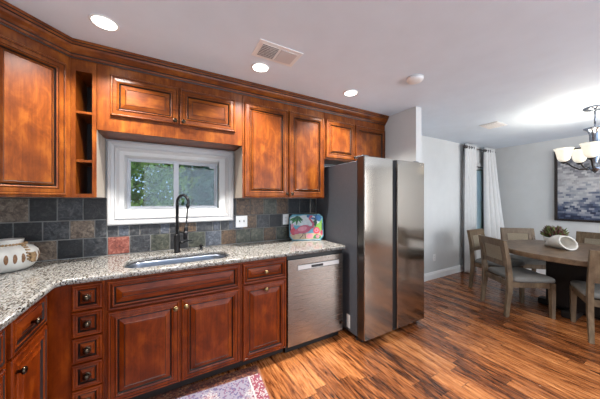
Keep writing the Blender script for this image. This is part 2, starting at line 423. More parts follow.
# dining window with blind
wr2 = bpy.data.objects.new('window_2', None); COL.objects.link(wr2); wr2.location = (5.44, BY, .55); wr2['kind'] = 'structure'
cs = MB(); cs.loft(frame_loft([(-.07, BY), (-.07, BY-.02), (-.01, BY-.02), (0, BY-.012), (0, BY+.1), (.05, BY+.1), (.05, BY+.13)], *DW), 0, False, False)
cs.build('window_casing', M['trimw'], wr2, True)
MB().box(DW[0]+.04, DW[1]-.04, BY+.11, BY+.115, DW[2]+.04, DW[3]-.04).build('pane', M['glass'], wr2, True)
MB().box(DW[0]+.04, DW[1]-.04, BY+.095, BY+.125, 1.3, 1.34).build('meeting_rail', M['vinyl'], wr2, True)
t = NT('backlit_blind_slat'); tl = t.n('ShaderNodeBsdfTranslucent', i_Color=(.9, .94, 1, 1)); mx = t.n('ShaderNodeMixShader'); mx.inputs[0].default_value = .9
t.set(Base_Color=srgb(232, 232, 230), Roughness=.4); t.l(t.b.outputs[0], mx.inputs[1]); t.l(tl.outputs[0], mx.inputs[2]); t.l(mx.outputs[0], t.out.inputs['Surface']); M['slat'] = t.m
bl_ = thing('window_blind', 'white slatted blind inside the dining window between the curtains', 'blind', (5.44, BY+.05, DW[3]-.05))
sl = MB(); z = DW[2]+.05
while z < DW[3]-.08:
    sl.quad([(DW[0]+.01, BY+.040, z), (DW[1]-.01, BY+.040, z), (DW[1]-.01, BY+.054, z+.034), (DW[0]+.01, BY+.054, z+.034)]); z += .032
sl.build('slats', M['slat'], bl_, True)
MB().box(DW[0]+.006, DW[1]-.006, BY+.03, BY+.07, DW[3]-.05, DW[3]-.002, 0, .004).build('head_rail', M['white'], bl_, True)
MB().box(DW[0]+.01, DW[1]-.01, BY+.035, BY+.06, DW[2]+.012, DW[2]+.04, 0, .004).build('bottom_rail', M['white'], bl_, True)

# made-up windows behind the camera, frames added round the fill lights
for nm, w, ms in (('added_window_3', PW, (.7, 1.9)), ('added_window_4', PW2, (4.7,))):
    fr_ = MB(); fr_.loft([[(w[0]+i, y, w[2]+i), (w[1]-i, y, w[2]+i), (w[1]-i, y, w[3]-i), (w[0]+i, y, w[3]-i)] for i, y in ((0, FY-.12), (0, FY-.05), (.05, FY-.05), (.05, FY-.12))], 0, False, False)
    for x in ms: fr_.box(x-.025, x+.025, FY-.12, FY-.06, w[2]+.05, w[3]-.05)
    struct(nm, fr_, M['vinyl'])

# ---------------------------------------------------------------- backsplash of slate tiles
bs = MB(); keys = list(SL); ki = {k: i for i, k in enumerate(keys)}
def tile(x0, x1, z0, z1, k):
    if x1-x0 < .012: return
    g = .0036; dy = random.uniform(0, .002)
    bs.box(x0+g, x1-g, BY-.0105-dy, BY-.003, z0+g, z1-g, ki[k], .003)
R1 = {-3: 't', -2: 'k', -1: 'c', 0: 'r', 1: 'c', 2: 'g', 3: 'k', 4: 'g', 5: 'b', 6: 'n', 7: 'g', 8: 'g', 9: 'n', 10: 'g', 11: 'k', 12: 'c', 13: 'k'}
R2 = {-4: 'k', -3: 'k', -2: 'c', -1: 't', 0: 'c', 1: 'b', 2: 'c', 3: 'b', 4: 'n', 5: 'c', 6: 'b', 7: 'b', 8: 'n', 9: 'c', 10: 'k', 11: 'c', 12: 'k'}
R3 = {-4: 't', -3: 'k', -2: 'c', -1: 'k', 7: 'n', 8: 'n', 9: 'g', 10: 'n', 11: 'k', 12: 'k', 13: 'k'}
def row(z0, z1, off, cols, spans, short=False):
    for k in range(-6, 15):
        a0 = off+.15*k; a1 = a0+.15
        for s0, s1 in spans:
            u, v = max(a0, s0), min(a1, s1)
            if v > u: 
                key = cols.get(k, 'ckcgk'[k % 5])
                if short and k in (1, 3, 6): tile(u, (u+v)/2, z0, z1, key); tile((u+v)/2, v, z0, z1, 'c' if key != 'c' else 'b')
                else: tile(u, v, z0, z1, key)
row(.9165, 1.064, -.41, R1, [(LX+.003, 1.62)])
row(1.064, 1.157, -.485-.004, R2, [(-.41, .61)], True)
row(1.064, 1.208, -.485-.004, R2, [(LX+.003, -.412), (.612, 1.62)])
row(1.208, 1.384, -.41, R3, [(LX+.003, -.412), (.612, 1.62)])
bst = bs.build('backsplash', [SL[k] for k in keys]); tag(bst, 'multicoloured slate tile backsplash behind the granite worktop', 'backsplash')
g_ = MB(); g_.box(LX+.002, 1.62, BY-.006, BY-.0005, .917, 1.157); g_.box(LX+.002, -.414, BY-.006, BY-.0005, 1.157, 1.385); g_.box(.611, 1.62, BY-.006, BY-.0005, 1.157, 1.385)
g_.build('grout', M['grout'], bst)

# ---------------------------------------------------------------- cabinets
def rect(x0, x1, z0, z1, i, y): return [(x0+i, y, z0+i), (x1-i, y, z0+i), (x1-i, y, z1-i), (x0+i, y, z1-i)]
def knob(par, x, z, y, mat, plate=False):
    k = MB(); q = 1.25
    if plate: k.lathe([(.019, y), (.019, y-.003), (.012, y-.004)], (x, 0, z), 14, 0, axis='y')
    k.lathe([(q*a, y-b) for a, b in ((.0055, 0), (.005, .012), (.009, .016), (.0135, .021), (.0135, .026), (.009, .031), (.002, .033))], (x, 0, z), 14, 0, axis='y')
    return k.build('knob', mat, par)
def panel_door(root, name, x0, x1, z0, z1, W, Gz, stile=.056, bev=.03, kn=None, km=None, y=0., label=None):
    """raised-panel front: moulded frame, dark glazed groove, bevelled centre panel"""
    y -= .0005
    d = MB(); T = .020
    pr_ = [(0, y), (0, y-T+.007), (.003, y-T+.002), (.008, y-T), (.014, y-T+.001), (.016, y-T+.005), (.020, y-T+.004), (stile-.020, y-T+.002), (stile-.018, y-T+.005), (stile-.012, y-T), (stile-.006, y-T+.003), (stile-.003, y-T+.011), (stile, y-T+.014), (stile, y)]
    d.loft([rect(x0, x1, z0, z1, i, yy_) for i, yy_ in pr_], [0, 0, 0, 0, 1, 0, 0, 1, 0, 0, 1, 1, 1], False, False)
    do = d.build(name, [W, Gz], root)
    p = MB(); s = stile-.001
    q = [(s, y-.003), (s, y-T+.013), (s+.0025, y-T+.012), (s+.004, y-T+.011), (s+bev-.006, y-T+.001), (s+bev-.003, y-T-.001), (s+bev, y-T+.002), (s+bev+.003, y-T+.001)]
    p.loft([rect(x0, x1, z0, z1, i, yy_) for i, yy_ in q], [0, 1, 1, 0, 0, 1, 0], True, True)
    p.mi[-1] = 0
    p.build('panel', [W, Gz], do)
    if kn: knob(do, kn[0], kn[1], y-T+ (0 if kn[2:] != ('p',) else 0), km or M['brass'])
    return do

GRU = 'wall cabinets with crown on the window wall'
GRB = 'base cabinets under the granite worktop'
UZ0, UZ1 = 1.386, 2.432
UY, BF = 2.185, 1.875     # face-frame planes
def upper(name, label, x0, x1, z0, doors, depth=.295):
    r = thing(name, label, 'cabinet', (x0, UY, z0), 0, GRU)
    MB().box(0, x1-x0, 0, depth, 0, UZ1-z0, 0, .002).build('body', M['cab'], r)
    for dx0, dx1, dz0, dz1, st, kn, hz in doors:
        panel_door(r, 'door', dx0-x0, dx1-x0, dz0-z0, dz1-z0, M['cabh' if hz else 'cab'], M['glaze'], st, .022 if not hz else .036, None if kn is None else (kn[0]-x0, kn[1]-z0), M['knob'])
    return r
upper('wall_cabinet', 'short two-door cherry wall cabinet bridging above the sink window', -.4195, .6175, 1.866,
      [(-.345, .094, 1.978, 2.272, .06, (.07, 2.0), True), (.106, .551, 1.978, 2.272, .06, (.130, 2.0), True)])
upper('wall_cabinet', 'tall two-door cherry wall cabinet between the window and the refrigerator', .6205, 1.5345, UZ0,
      [(.637, 1.083, 1.396, 2.27, .062, (1.062, 1.43), False), (1.097, 1.523, 1.396, 2.27, .062, (1.118, 1.43), False)])
upper('wall_cabinet', 'short two-door cherry wall cabinet above the refrigerator', 1.5375, 2.498, 1.82,
      [(1.555, 1.972, 1.838, 2.262, .06, (1.95, 1.87), False), (1.984, 2.486, 1.838, 2.262, .06, (2.01, 1.87), False)])

M['side'] = plain('unfinished_cabinet_side', srgb(176, 164, 150), .5, var=.03)
tallr = [o for o in bpy.data.objects if o.get('label', '').startswith('tall two-door')][0]
p_ = MB().box(.6196, .6204, UY+.004, UY+.29, UZ0+.002, 1.862).build('side_panel', M['side'], tallr, True); p_['label'] = 'pale unfinished side panel'
# open shelf column
r = thing('shelf_cabinet', 'narrow open cherry shelf column left of the sink window', 'cabinet', (-.5595, UY, UZ0), 0, GRU)
w, h, dp = .1375, UZ1-UZ0, .295
c = MB(); st = .026
c.box(0, st, 0, dp, 0, h); c.box(w-st+.002, w, 0, dp, 0, h); c.box(st, w-st+.002, 0, dp, 0, .026); c.box(st, w-st+.002, 0, dp, 2.256-UZ0, h)
c.build('body', M['cab'], r)
p_ = MB().box(w+.0003, w+.001, .004, dp-.005, .002, 1.862-UZ0).build('side_panel', M['side'], r); p_['label'] = 'pale unfinished side panel'
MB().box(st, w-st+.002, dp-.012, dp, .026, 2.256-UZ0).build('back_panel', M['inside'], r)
for z in (1.640, 1.978): MB().box(st+.0005, w-st+.0015, .006, dp-.013, z-UZ0-.010, z-UZ0+.008, 0, .002).build('shelf', M['cab'], r)

# diagonal corner wall cabinet
r = thing('corner_wall_cabinet', 'diagonal corner wall cabinet with one tall door, left of the shelf column', 'cabinet', (-.8625, 1.8825, UZ0), PI/4, GRU)
pts = [(-.8625, 1.8825), (-.5605, 2.1845), (-.5605, 2.4785), (-1.168, 2.4785), (-1.168, 1.8825)]
MB().prism(pts, 'z', UZ0, UZ1).build('body', M['cab'], r, True)
panel_door(r, 'door', .028, .398, .012, 2.272-UZ0, M['cab'], M['glaze'], .062, .02, (.05, .05), M['knob'])

# crown moulding along all of them
prof = [(.002, 2.335), (.008, 2.335), (.010, 2.343), (.016, 2.346), (.018, 2.356), (.024, 2.362), (.036, 2.374), (.048, 2.392), (.052, 2.404), (.060, 2.408), (.062, 2.420), (.068, 2.424), (.070, 2.4385), (.002, 2.4385)]
cm = MB()
path = [((-.8625, 1.8825), (1., -.414)), ((-.56, 2.185), (.414, -1.)), ((2.4975, 2.185), (0, -1))]
loops = []
for (px, py), (mx_, my_) in path: loops.append([(px+o*mx_, py+o*my_, z) for o, z in prof])
cm.loft(loops, 0); n = len(prof)
for i, f in enumerate(cm.f):
    if len(f) == 4 and (i % n) in (1, 4, 8, 10): cm.mi[i] = 1
tag(cm.build('crown_molding', [M['cabh'], M['glaze']]), 'long stepped cherry crown moulding along the tops of the wall cabinets', 'moulding')

# base cabinets
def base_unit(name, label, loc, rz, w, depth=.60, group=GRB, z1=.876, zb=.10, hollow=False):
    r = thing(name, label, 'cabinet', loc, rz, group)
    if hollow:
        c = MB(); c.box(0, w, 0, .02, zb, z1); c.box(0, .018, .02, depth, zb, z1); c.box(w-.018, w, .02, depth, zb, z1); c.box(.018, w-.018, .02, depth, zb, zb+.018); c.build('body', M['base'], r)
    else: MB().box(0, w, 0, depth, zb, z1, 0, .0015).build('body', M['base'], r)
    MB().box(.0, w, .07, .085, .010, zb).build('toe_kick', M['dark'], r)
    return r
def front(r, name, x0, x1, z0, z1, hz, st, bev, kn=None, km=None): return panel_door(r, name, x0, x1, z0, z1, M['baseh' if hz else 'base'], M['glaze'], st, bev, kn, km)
# stack of five little drawers
x0 = -.5795
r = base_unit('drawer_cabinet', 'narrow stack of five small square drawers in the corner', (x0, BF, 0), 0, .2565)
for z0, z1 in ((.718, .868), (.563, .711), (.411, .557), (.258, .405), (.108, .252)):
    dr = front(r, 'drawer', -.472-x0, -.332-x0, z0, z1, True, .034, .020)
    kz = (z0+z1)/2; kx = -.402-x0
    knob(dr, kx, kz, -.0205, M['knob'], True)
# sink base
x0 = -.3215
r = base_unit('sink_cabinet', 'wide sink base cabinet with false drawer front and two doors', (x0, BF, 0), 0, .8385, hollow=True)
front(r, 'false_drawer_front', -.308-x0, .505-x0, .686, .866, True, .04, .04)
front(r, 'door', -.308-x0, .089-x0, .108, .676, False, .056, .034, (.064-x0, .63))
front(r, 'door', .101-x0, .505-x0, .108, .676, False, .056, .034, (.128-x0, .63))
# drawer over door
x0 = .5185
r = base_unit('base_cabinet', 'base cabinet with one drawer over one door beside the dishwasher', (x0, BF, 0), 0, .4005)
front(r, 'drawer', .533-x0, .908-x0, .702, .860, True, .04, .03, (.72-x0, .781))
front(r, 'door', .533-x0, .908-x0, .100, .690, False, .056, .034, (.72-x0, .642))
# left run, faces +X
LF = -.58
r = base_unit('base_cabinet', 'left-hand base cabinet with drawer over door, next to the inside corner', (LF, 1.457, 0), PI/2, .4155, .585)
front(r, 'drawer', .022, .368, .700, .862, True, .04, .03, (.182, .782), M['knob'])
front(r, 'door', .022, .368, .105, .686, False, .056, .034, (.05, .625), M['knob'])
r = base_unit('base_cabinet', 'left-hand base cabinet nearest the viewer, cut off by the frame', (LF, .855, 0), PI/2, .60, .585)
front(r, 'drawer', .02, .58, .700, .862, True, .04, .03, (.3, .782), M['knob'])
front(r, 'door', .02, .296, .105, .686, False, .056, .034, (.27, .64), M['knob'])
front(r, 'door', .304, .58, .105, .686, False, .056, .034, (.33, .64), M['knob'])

# ---------------------------------------------------------------- granite worktop with sink cut-out
def curve_slab(outer, holes, z0, z1, bev, name, mat):
    cu = bpy.data.curves.new('outline', 'CURVE'); cu.dimensions = '2D'; cu.fill_mode = 'BOTH'
    for pts in [outer]+holes:
        s = cu.splines.new('POLY'); s.points.add(len(pts)-1); s.use_cyclic_u = True
        for p, q in zip(s.points, pts): p.co = (q[0], q[1], 0, 1)
    cu.extrude = (z1-z0)/2-bev; cu.bevel_depth = bev; cu.bevel_resolution = 3; cu.offset = -bev
    o = bpy.data.objects.new('tmp', cu); COL.objects.link(o)
    dg = bpy.context.evaluated_depsgraph_get(); me = bpy.data.meshes.new_from_object(o.evaluated_get(dg))
    bpy.data.objects.remove(o); me.transform(Matrix.Translation((0, 0, (z0+z1)/2)))
    me.materials.clear(); me.materials.append(mat); me.name = name
    ob = bpy.data.objects.new(name, me); COL.objects.link(ob); return ob
SX0, SX1, SY0, SY1 = -.245, .462, 1.935, 2.262
hole = rrect(SX0, SX1, SY0, SY1, .11, 8)
outer = [(LX+.002, .78), (-.53, .78), (-.53, 1.82), (-.50, 1.85), (1.55, 1.85), (1.568, 1.868), (1.568, BY-.001), (LX+.002, BY-.001)]
ct = curve_slab(outer, [hole], .879, .915, .012, 'worktop', M['granite'])
tag(ct, 'speckled light granite worktop turning the corner of the kitchen', 'worktop')

# sink basin, undermounted
sk = MB(); 
prof_ = [(-.012, .8775), (.004, .8775), (.006, .868), (.016, .73), (.03, .705), (.06, .699), (.11, .698)]
def srr(i, z): return [(x, y, z) for x, y in rrect(SX0+i, SX1-i, SY0+i, SY1-i, max(.11-i, .03), 8)]
sk.loft([srr(i, z) for i, z in prof_], 0, False, True, True)
skr = thing('sink', 'undermounted stainless steel sink set into the granite', 'sink', (.108, 2.1, .698))
so = sk.build('basin', M['sink'], skr, True)
dr = MB(); dr.lathe([(.045, .699), (.043, .7025), (.028, .7035), (.02, .7005)], (.108, 2.1, 0), 24); dr.build('drain', M['chrome'], skr, True)

# faucet
fx, fyy = .092, 2.335
r = thing('faucet', 'tall black pull-down faucet with arched spring neck behind the sink', 'faucet', (fx, fyy, .915))
b = MB(); b.lathe([(.028, .9155), (.028, .922), (.0235, .926), (.0235, 1.06), (.019, 1.066), (.0155, 1.07), (.0155, 1.075)], (fx, fyy, 0), 20); b.build('body', M['black'], r, True)
dx, dy = .66, -.75
def fp(u, z): return (fx+dx*u, fyy+dy*u, z)
neck = [fp(0, 1.07), fp(0, 1.2), fp(0, 1.345)]+arc((.062, 1.345), .062, PI, .12, 12, lambda u, z: fp(u, z))+[fp(.118, 1.315), fp(.116, 1.3)]
MB().tube(neck, .0115, 12).build('neck', M['black'], r, True)
sp_ = MB(); hp = []
n = 26*8
for i in range(n+1):
    z = 1.08+.26*i/n; a = 2*PI*i/8; hp.append((fx+.014*math.cos(a), fyy+.014*math.sin(a), z))
sp_.tube(hp, .0022, 5); sp_.build('spring', M['black'], r, True)
MB().sphere(fp(.118, 1.318), .0165, 0).build('swivel_joint', M['black'], r, True)
hd = MB(); hd.tube([fp(.116, 1.30), fp(.108, 1.23), fp(.098, 1.13)], .006, 8)
hd.tube([fp(.100, 1.15), fp(.0975, 1.12), fp(.094, 1.08), fp(.091, 1.045), fp(.09, 1.03)], [.011, .016, .016, .018, .013], 14)
hd.build('spray_head', M['black'], r, True)
ar = MB(); ar.tube([fp(.0, 1.09), fp(.05, 1.09), fp(.085, 1.09)], .006, 8); ar.lathe([(.02, 1.08), (.02, 1.1), (.015, 1.1), (.015, 1.08)], fp(.0955, 0), 16, 0, False, False); ar.build('holder_arm', M['black'], r, True)
hn = MB(); hn.tube([(fx+.018, fyy-.008, 1.0), (fx+.05, fyy-.022, 1.0)], .011, 12); hn.tube([(fx+.046, fyy-.02, 1.0), (fx+.075, fyy-.033, 1.012), (fx+.118, fyy-.05, 1.018)], [.007, .006, .005], 10); hn.build('lever_handle', M['black'], r, True)
ds = MB(); ds.lathe([(.019, .9155), (.019, .922), (.011, .925), (.011, .945), (.0165, .947), (.0165, .957), (.012, .961)], (.287, 2.352, 0), 18)
tag(ds.build('air_switch', M['black']), 'small black button fitting on the worktop right of the faucet', 'button')

# ---------------------------------------------------------------- dishwasher
x0, x1 = .924, 1.540
r = thing('dishwasher', 'stainless steel dishwasher with black toe panel under the worktop', 'dishwasher', (x0, 1.86, 0))
MB().box(x0, x1, 1.90, 2.46, .06, .872).build('tub', M['blackp'], r, True)
d = MB(); zt = .842
# door with a pocket handle strip
hx0, hx1, hz0, hz1 = x0+.10, x1-.055, .742, .788
d.box(x0+.004, x1-.004, 1.862, 1.898, .085, hz0, 0, .003); d.box(x0+.004, x1-.004, 1.862, 1.898, hz1, zt, 0, .003)
d.box(x0+.004, hx0, 1.862, 1.898, hz0-.003, hz1+.003); d.box(hx1, x1-.004, 1.862, 1.898, hz0-.003, hz1+.003)
do = d.build('door', M['steel'], r, True)
hb = MB(); hb.box(hx0+.001, hx1-.001, 1.8565, 1.866, hz0+.003, hz1-.003, 0, .003); ho = hb.build('handle_bar', M['bar'], do, True)
MB().box(hx0, hx1, 1.872, 1.897, hz0, hz1).build('handle_recess', M['blackp'], do, True)
MB().box(hx0+.14, hx0+.27, 1.8545, 1.8572, hz0+.011, hz1-.013, 0, .001).build('handle_pocket', M['blackp'], do, True)
MB().box(x0+.002, x1-.002, 1.875, 1.9, .845, .874).build('control_strip', M['blackp'], r, True)
MB().box(x0+.01, x1-.01, 1.93, 1.95, .004, .084).build('toe_panel', M['blackp'], r, True)
st_ = MB(); st_.lathe([(.014, 1.8618), (.014, 1.8608)], (x1-.035, 0, .165), 18, axis='y'); st_.build('sticker', M['knob'], do, True)

# ---------------------------------------------------------------- refrigerator
x0, x1 = 1.606, 2.494
r = thing('refrigerator', 'dark stainless side-by-side refrigerator next to the end of the worktop', 'refrigerator', (x0, 1.64, 0))
cb_ = MB(); cb_.box(x0+.006, x1-.006, 1.745, 2.455, .05, 1.745, 0, .004); cb_.build('case', M['fridge_side'], r, True)
MB().box(x0+.012, x1-.012, 1.732, 1.746, .06, 1.74).build('gasket', M['blackp'], r, True)
MB().box(x0+.02, x1-.02, 1.70, 1.76, .012, .05, 0, .004).build('kick_grille', M['blackp'], r, True)
for fx_ in (x0+.04, x1-.04):
    for fy_ in (1.78, 2.40): f = MB(); f.lathe([(.018, 0.001), (.018, .012), (.01, .014), (.01, .052)], (fx_, fy_, 0), 12); f.build('foot', M['blackp'], r, True)
def fdoor(a, b_, notch):
    n_ = .03
    if notch == 'r': pts = [(a, 1.732), (a, 1.648), (a+.006, 1.642), (b_-.008, 1.640), (b_-.002, 1.646), (b_-.002, 1.662), (b_+n_-.002, 1.69), (b_+n_-.002, 1.732)]
    else: pts = [(a-n_+.002, 1.732), (a-n_+.002, 1.69), (a+.002, 1.662), (a+.002, 1.646), (a+.008, 1.640), (b_-.006, 1.642), (b_, 1.648), (b_, 1.732)]
    d = MB(); d.prism(pts, 'z', .058, 1.775); return d
dd = fdoor(x0, 1.993, 'r'); 
for i in range(len(dd.f)):
    if i in (5, 6): dd.mi[i] = 1
    if i in (0,): dd.mi[i] = 2
M['door_edge'] = steel('door_edge_steel', srgb(110, 108, 106), .3, 'z')
do1 = dd.build('door', [M['fridge'], M['blackp'], M['door_edge']], r, True)
dd = fdoor(2.055, x1+.012, 'l')
for i in range(len(dd.f)):
    if i in (1, 2): dd.mi[i] = 1
do2 = dd.build('door', [M['fridge'], M['blackp']], r, True)
for hx in (x0+.03, x1-.10):
    MB().box(hx, hx+.07, 1.68, 1.80, 1.7755, 1.795, 0, .006).build('hinge_cover', M['fridge_side'], r, True)
MB().box(x0+.0045, x0+.0058, 1.845, 1.895, .06+.02, .215).build('rating_label', M['label'], r, True)

# ---------------------------------------------------------------- rug
rg = MB(); cxr, cyr = (RX0+RX1)/2, (RY0+RY1)/2
rg.box(RX0-cxr, RX1-cxr, RY0-cyr, RY1-cyr, .0005, .008, 0, .003)
o = rg.build('rug', M['rug']); ra = math.radians(-4.3); o.rotation_euler = (0, 0, ra)
o.location = Vector((.668, 1.902, 0))-Matrix.Rotation(ra, 3, 'Z') @ Vector((RX1-cxr, RY1-cyr, 0))
tag(o, 'patterned pink, cream and violet rug with brown border before the sink', 'rug')

# ---------------------------------------------------------------- small kitchen things
# vase / lantern
vx, vy = -.888, 2.287
r = thing('vase', 'squat cream pottery vase with oval cut-outs in the left corner', 'vase', (vx, vy, .915))
vp = [(.085, .9155), (.095, .918), (.118, .94), (.136, .975), (.141, 1.0), (.134, 1.035), (.112, 1.062), (.085, 1.076), (.068, 1.08), (.066, 1.092), (.070, 1.110), (.072, 1.113), (.064, 1.113), (.058, 1.09), (.058, 1.05)]
v = MB(); v.lathe(vp, (vx, vy, 0), 48, 0, True, True); vo_ = v.build('body', M['cream'], r, True)
for k in range(24):
    a = 2*PI*k/24+.05
    iy = MB(); loop = []
    for sc_, off in ((1, .0008), (.9, .0018), (.7, .002), (.5, .002), (.3, .002), (.05, .002)):
        lp = []
        for j in range(20):
            b_ = 2*PI*j/20; da = .0095*sc_*math.cos(b_)/.14; zz = 1.0+.03*sc_*math.sin(b_)
            rr = (.141-(.141-.136)*((1.0-zz)/.025) if zz < 1.0 else .141-(.141-.134)*((zz-1.0)/.035))+off
            lp.append((vx+rr*math.cos(a+da), vy+rr*math.sin(a+da), zz))
        loop.append(lp)
    iy.loft(loop, 0, False, True); iy.build('oval_opening', M['inlay'], r, True)
rp = MB()
for k in range(34):
    a = 2*PI*k/34; rp.sphere((vx+.079*math.cos(a), vy+.079*math.sin(a), 1.083), .0075, 0, 8, 5)
for s_ in range(3):
    a = -.5+.07*s_
    for k in range(7):
        rr = .082+.075*math.sin(k/8*PI*.5); z = 1.083-.0095*k-.0012*k*k*(.8+.2*s_)
        rp.sphere((vx+rr*math.cos(a-.02*k), vy+rr*math.sin(a-.02*k), z), .0075, 0, 8, 5)
rp.build('bead_string', M['rope'], r, True)
ts = MB()
for k in range(8):
    a = -.52+.022*k
    ts.tube([(vx+.150*math.cos(a), vy+.150*math.sin(a), 1.03), (vx+.155*math.cos(a), vy+.155*math.sin(a), .99), (vx+.152*math.cos(a+.02), vy+.152*math.sin(a+.02), .965)], .0025, 5)
ts.build('tassel', M['rope'], r, True)

# flamingo tray leaning in the corner by the refrigerator
tl, tw, th_ = math.radians(11), .385, .292
ang = math.atan2(2.225-2.375, 1.555-1.200)
r = thing('serving_tray', 'colourful flamingo-print tray leaning at the worktop end by the refrigerator', 'tray', (1.200, 2.372, .9165), ang)
def tcol(n, c): M[n] = plain('tray_'+n, tuple(v*.62 for v in c[:3])+(1,), .3, var=.08, scale=25); return M[n]
for n, c in (('sky', srgb(110, 180, 205)), ('sand', srgb(220, 190, 150)), ('pink', srgb(214, 92, 120)), ('pinkl', srgb(236, 150, 165)), ('green', srgb(58, 140, 66)), ('dgreen', srgb(26, 84, 60)), ('lime', srgb(140, 200, 80)), ('flower', srgb(222, 66, 88)), ('blue', srgb(48, 110, 170)), ('cloud', srgb(225, 235, 238)), ('ink', srgb(40, 30, 36))): tcol(n, c)
lean = Matrix.Rotation(-tl, 4, 'X')
def octo(i): 
    c = .035
    return [(i+c, i), (tw-i-c, i), (tw-i, i+c+.01), (tw-i, th_-i-c), (tw-i-c, th_-i), (i+c, th_-i), (i, th_-i-c), (i, i+c+.01)]
tb = MB(); tb.loft([[(x, y, z) for x, z in octo(i)] for i, y in ((.006, .012), (0, .006), (0, -.004), (.004, -.007), (.006, -.006), (.010, .002))], 0, True, True); tb.xf(lean)
to = tb.build('tray_body', [M['sky']], r)
pn = ['sky', 'sand', 'pink', 'pinkl', 'green', 'dgreen', 'lime', 'flower', 'blue', 'cloud', 'ink']; pi_ = {k: i for i, k in enumerate(pn)}
pt = MB(); lay = [0]
def shape(pts, k):
    lay[0] += 1; y = .0018-.00012*lay[0]
    pt.loft([[(x, y+.0012, z) for x, z in pts], [(x, y, z) for x, z in pts]], pi_[k], False, True)
def ell(cx_, cz_, a, b_, k, rot=0, n=20): shape([(cx_+a*math.cos(t_)*math.cos(rot)-b_*math.sin(t_)*math.sin(rot), cz_+a*math.cos(t_)*math.sin(rot)+b_*math.sin(t_)*math.cos(rot)) for t_ in [2*PI*i/n for i in range(n)]], k)
def ribbon(pts, ws, k):
    L_, R_ = [], []
    for i, p in enumerate(pts):
        a = pts[max(i-1, 0)]; b_ = pts[min(i+1, len(pts)-1)]; d_ = Vector((b_[0]-a[0], b_[1]-a[1])).normalized(); w_ = ws[i] if isinstance(ws, list) else ws
        L_.append((p[0]-d_.y*w_, p[1]+d_.x*w_)); R_.append((p[0]+d_.y*w_, p[1]-d_.x*w_))
    shape(L_+R_[::-1], k)
shape([(.05, .02), (tw-.05, .02), (tw-.02, .06), (tw-.02, .09), (.02, .075), (.02, .06)], 'sand')
shape([(.02, .17), (.36, .15), (.36, .24), (.34, .272), (.18, .272), (.02, .25)], 'cloud')
shape([(.2, .25), (.345, .2), (.36, .24), (.34, .272), (.2, .272)], 'blue')
for a in (-2.6, -2.0, -1.3, -.6, -.1): ribbon([(.085, .25), (.085+.035*math.cos(a), .25+.035*math.sin(a)), (.085+.078*math.cos(a-.2), .25+.07*math.sin(a-.2)-.01)], [.006, .014, .003], 'green')
for a in (-2.3, -1.6, -.9): ribbon([(.10, .262), (.10+.04*math.cos(a), .262+.03*math.sin(a)), (.10+.085*math.cos(a), .262+.072*math.sin(a))], [.006, .011, .002], 'dgreen')
shape([(.36, .11), (.365, .235), (.33, .19), (.285, .17), (.275, .13), (.31, .1)], 'lime')
shape([(.25, .19), (.30, .235), (.31, .19), (.29, .15)], 'dgreen')
ell(.05, .11, .03, .045, 'flower', .3); ell(.04, .155, .016, .03, 'pinkl', -.4)
ell(.165, .125, .075, .042, 'pink', .22); ell(.105, .105, .05, .026, 'pink', .4); ell(.15, .13, .05, .024, 'pinkl', .25)
ribbon([(.225, .135), (.262, .150), (.268, .185), (.245, .215), (.228, .235), (.242, .258), (.262, .258)], [.016, .014, .011, .010, .010, .011, .011], 'pink')
ribbon([(.262, .258), (.282, .252), (.284, .232)], [.009, .007, .003], 'cloud'); ell(.284, .236, .006, .009, 'ink')
ribbon([(.16, .09), (.152, .06), (.12, .03)], .003, 'ink'); ribbon([(.175, .09), (.178, .06), (.182, .03)], .003, 'ink')
ell(.225, .055, .035, .022, 'pinkl', .2); ell(.30, .112, .036, .034, 'flower'); ell(.30, .114, .022, .02, 'pinkl'); ell(.30, .114, .01, .009, 'flower')
shape([(.26, .03), (.34, .03), (.345, .055), (.30, .075), (.27, .06)], 'green'); ell(.31, .05, .02, .016, 'pinkl'); ell(.355, .09, .016, .025, 'flower')
pt.v = [Vector(((v.x-tw/2)*1.07+tw/2, v.y, (v.z-th_/2)*1.085+th_/2)) for v in pt.v]; pt.xf(lean); pt.build('printed_picture', [M[n] for n in pn], to)
for xh in (.012, tw-.012):
    hs = MB(); hs.loft([[(x, y, z) for x, z in rrect(xh-.006, xh+.006, .11, .19, .005, 3)] for y in (-.0078, -.0065)], 0); hs.xf(lean); hs.build('handle_slot', M['ink'], to)

# wall plates
def plate(label, x, z, w, h, kind, rot=0, y=BY-.0125):
    r = thing('wall_outlet' if kind != 'switch' else 'light_switch', label, 'outlet' if kind != 'switch' else 'switch', (x, y, z))
    MB().box(-w/2, w/2, -.006, -.0003, -h/2, h/2, 0, .002).build('cover_plate', M['white'], r)
    for k in ((-.023, .023) if kind == 'switch' else (0,)):
        if kind == 'switch':
            MB().box(k-.008, k+.008, -.0075, -.0055, -.02, .02, 0, .001).build('switch_slot', M['label'], r); MB().box(k-.004, k+.004, -.014, -.007, -.002, .012, 0, .001).build('toggle', M['blackp'], r)
        else:
            for q in (-.02, .02):
                s_ = MB(); s_.lathe([(.015, -.0065), (.015, -.0055)], (k, 0, q), 16, axis='y'); so_ = s_.build('socket', M['label'], r)
                sl_ = MB(); sl_.box(k-.007, k-.005, -.0072, -.0064, q-.005, q+.005); sl_.box(k+.005, k+.007, -.0072, -.0064, q-.005, q+.005); sl_.build('slots', M['blackp'], so_)
plate('white double switch plate on the slate right of the window', .695, 1.143, .12, .118, 'switch')
plate('white outlet plate on the slate partly behind the flamingo tray', 1.205, 1.145, .074, .118, 'outlet')
plate('white wall outlet low on the grey dining wall', 4.07, .365, .074, .118, 'outlet', y=BY-.0005)

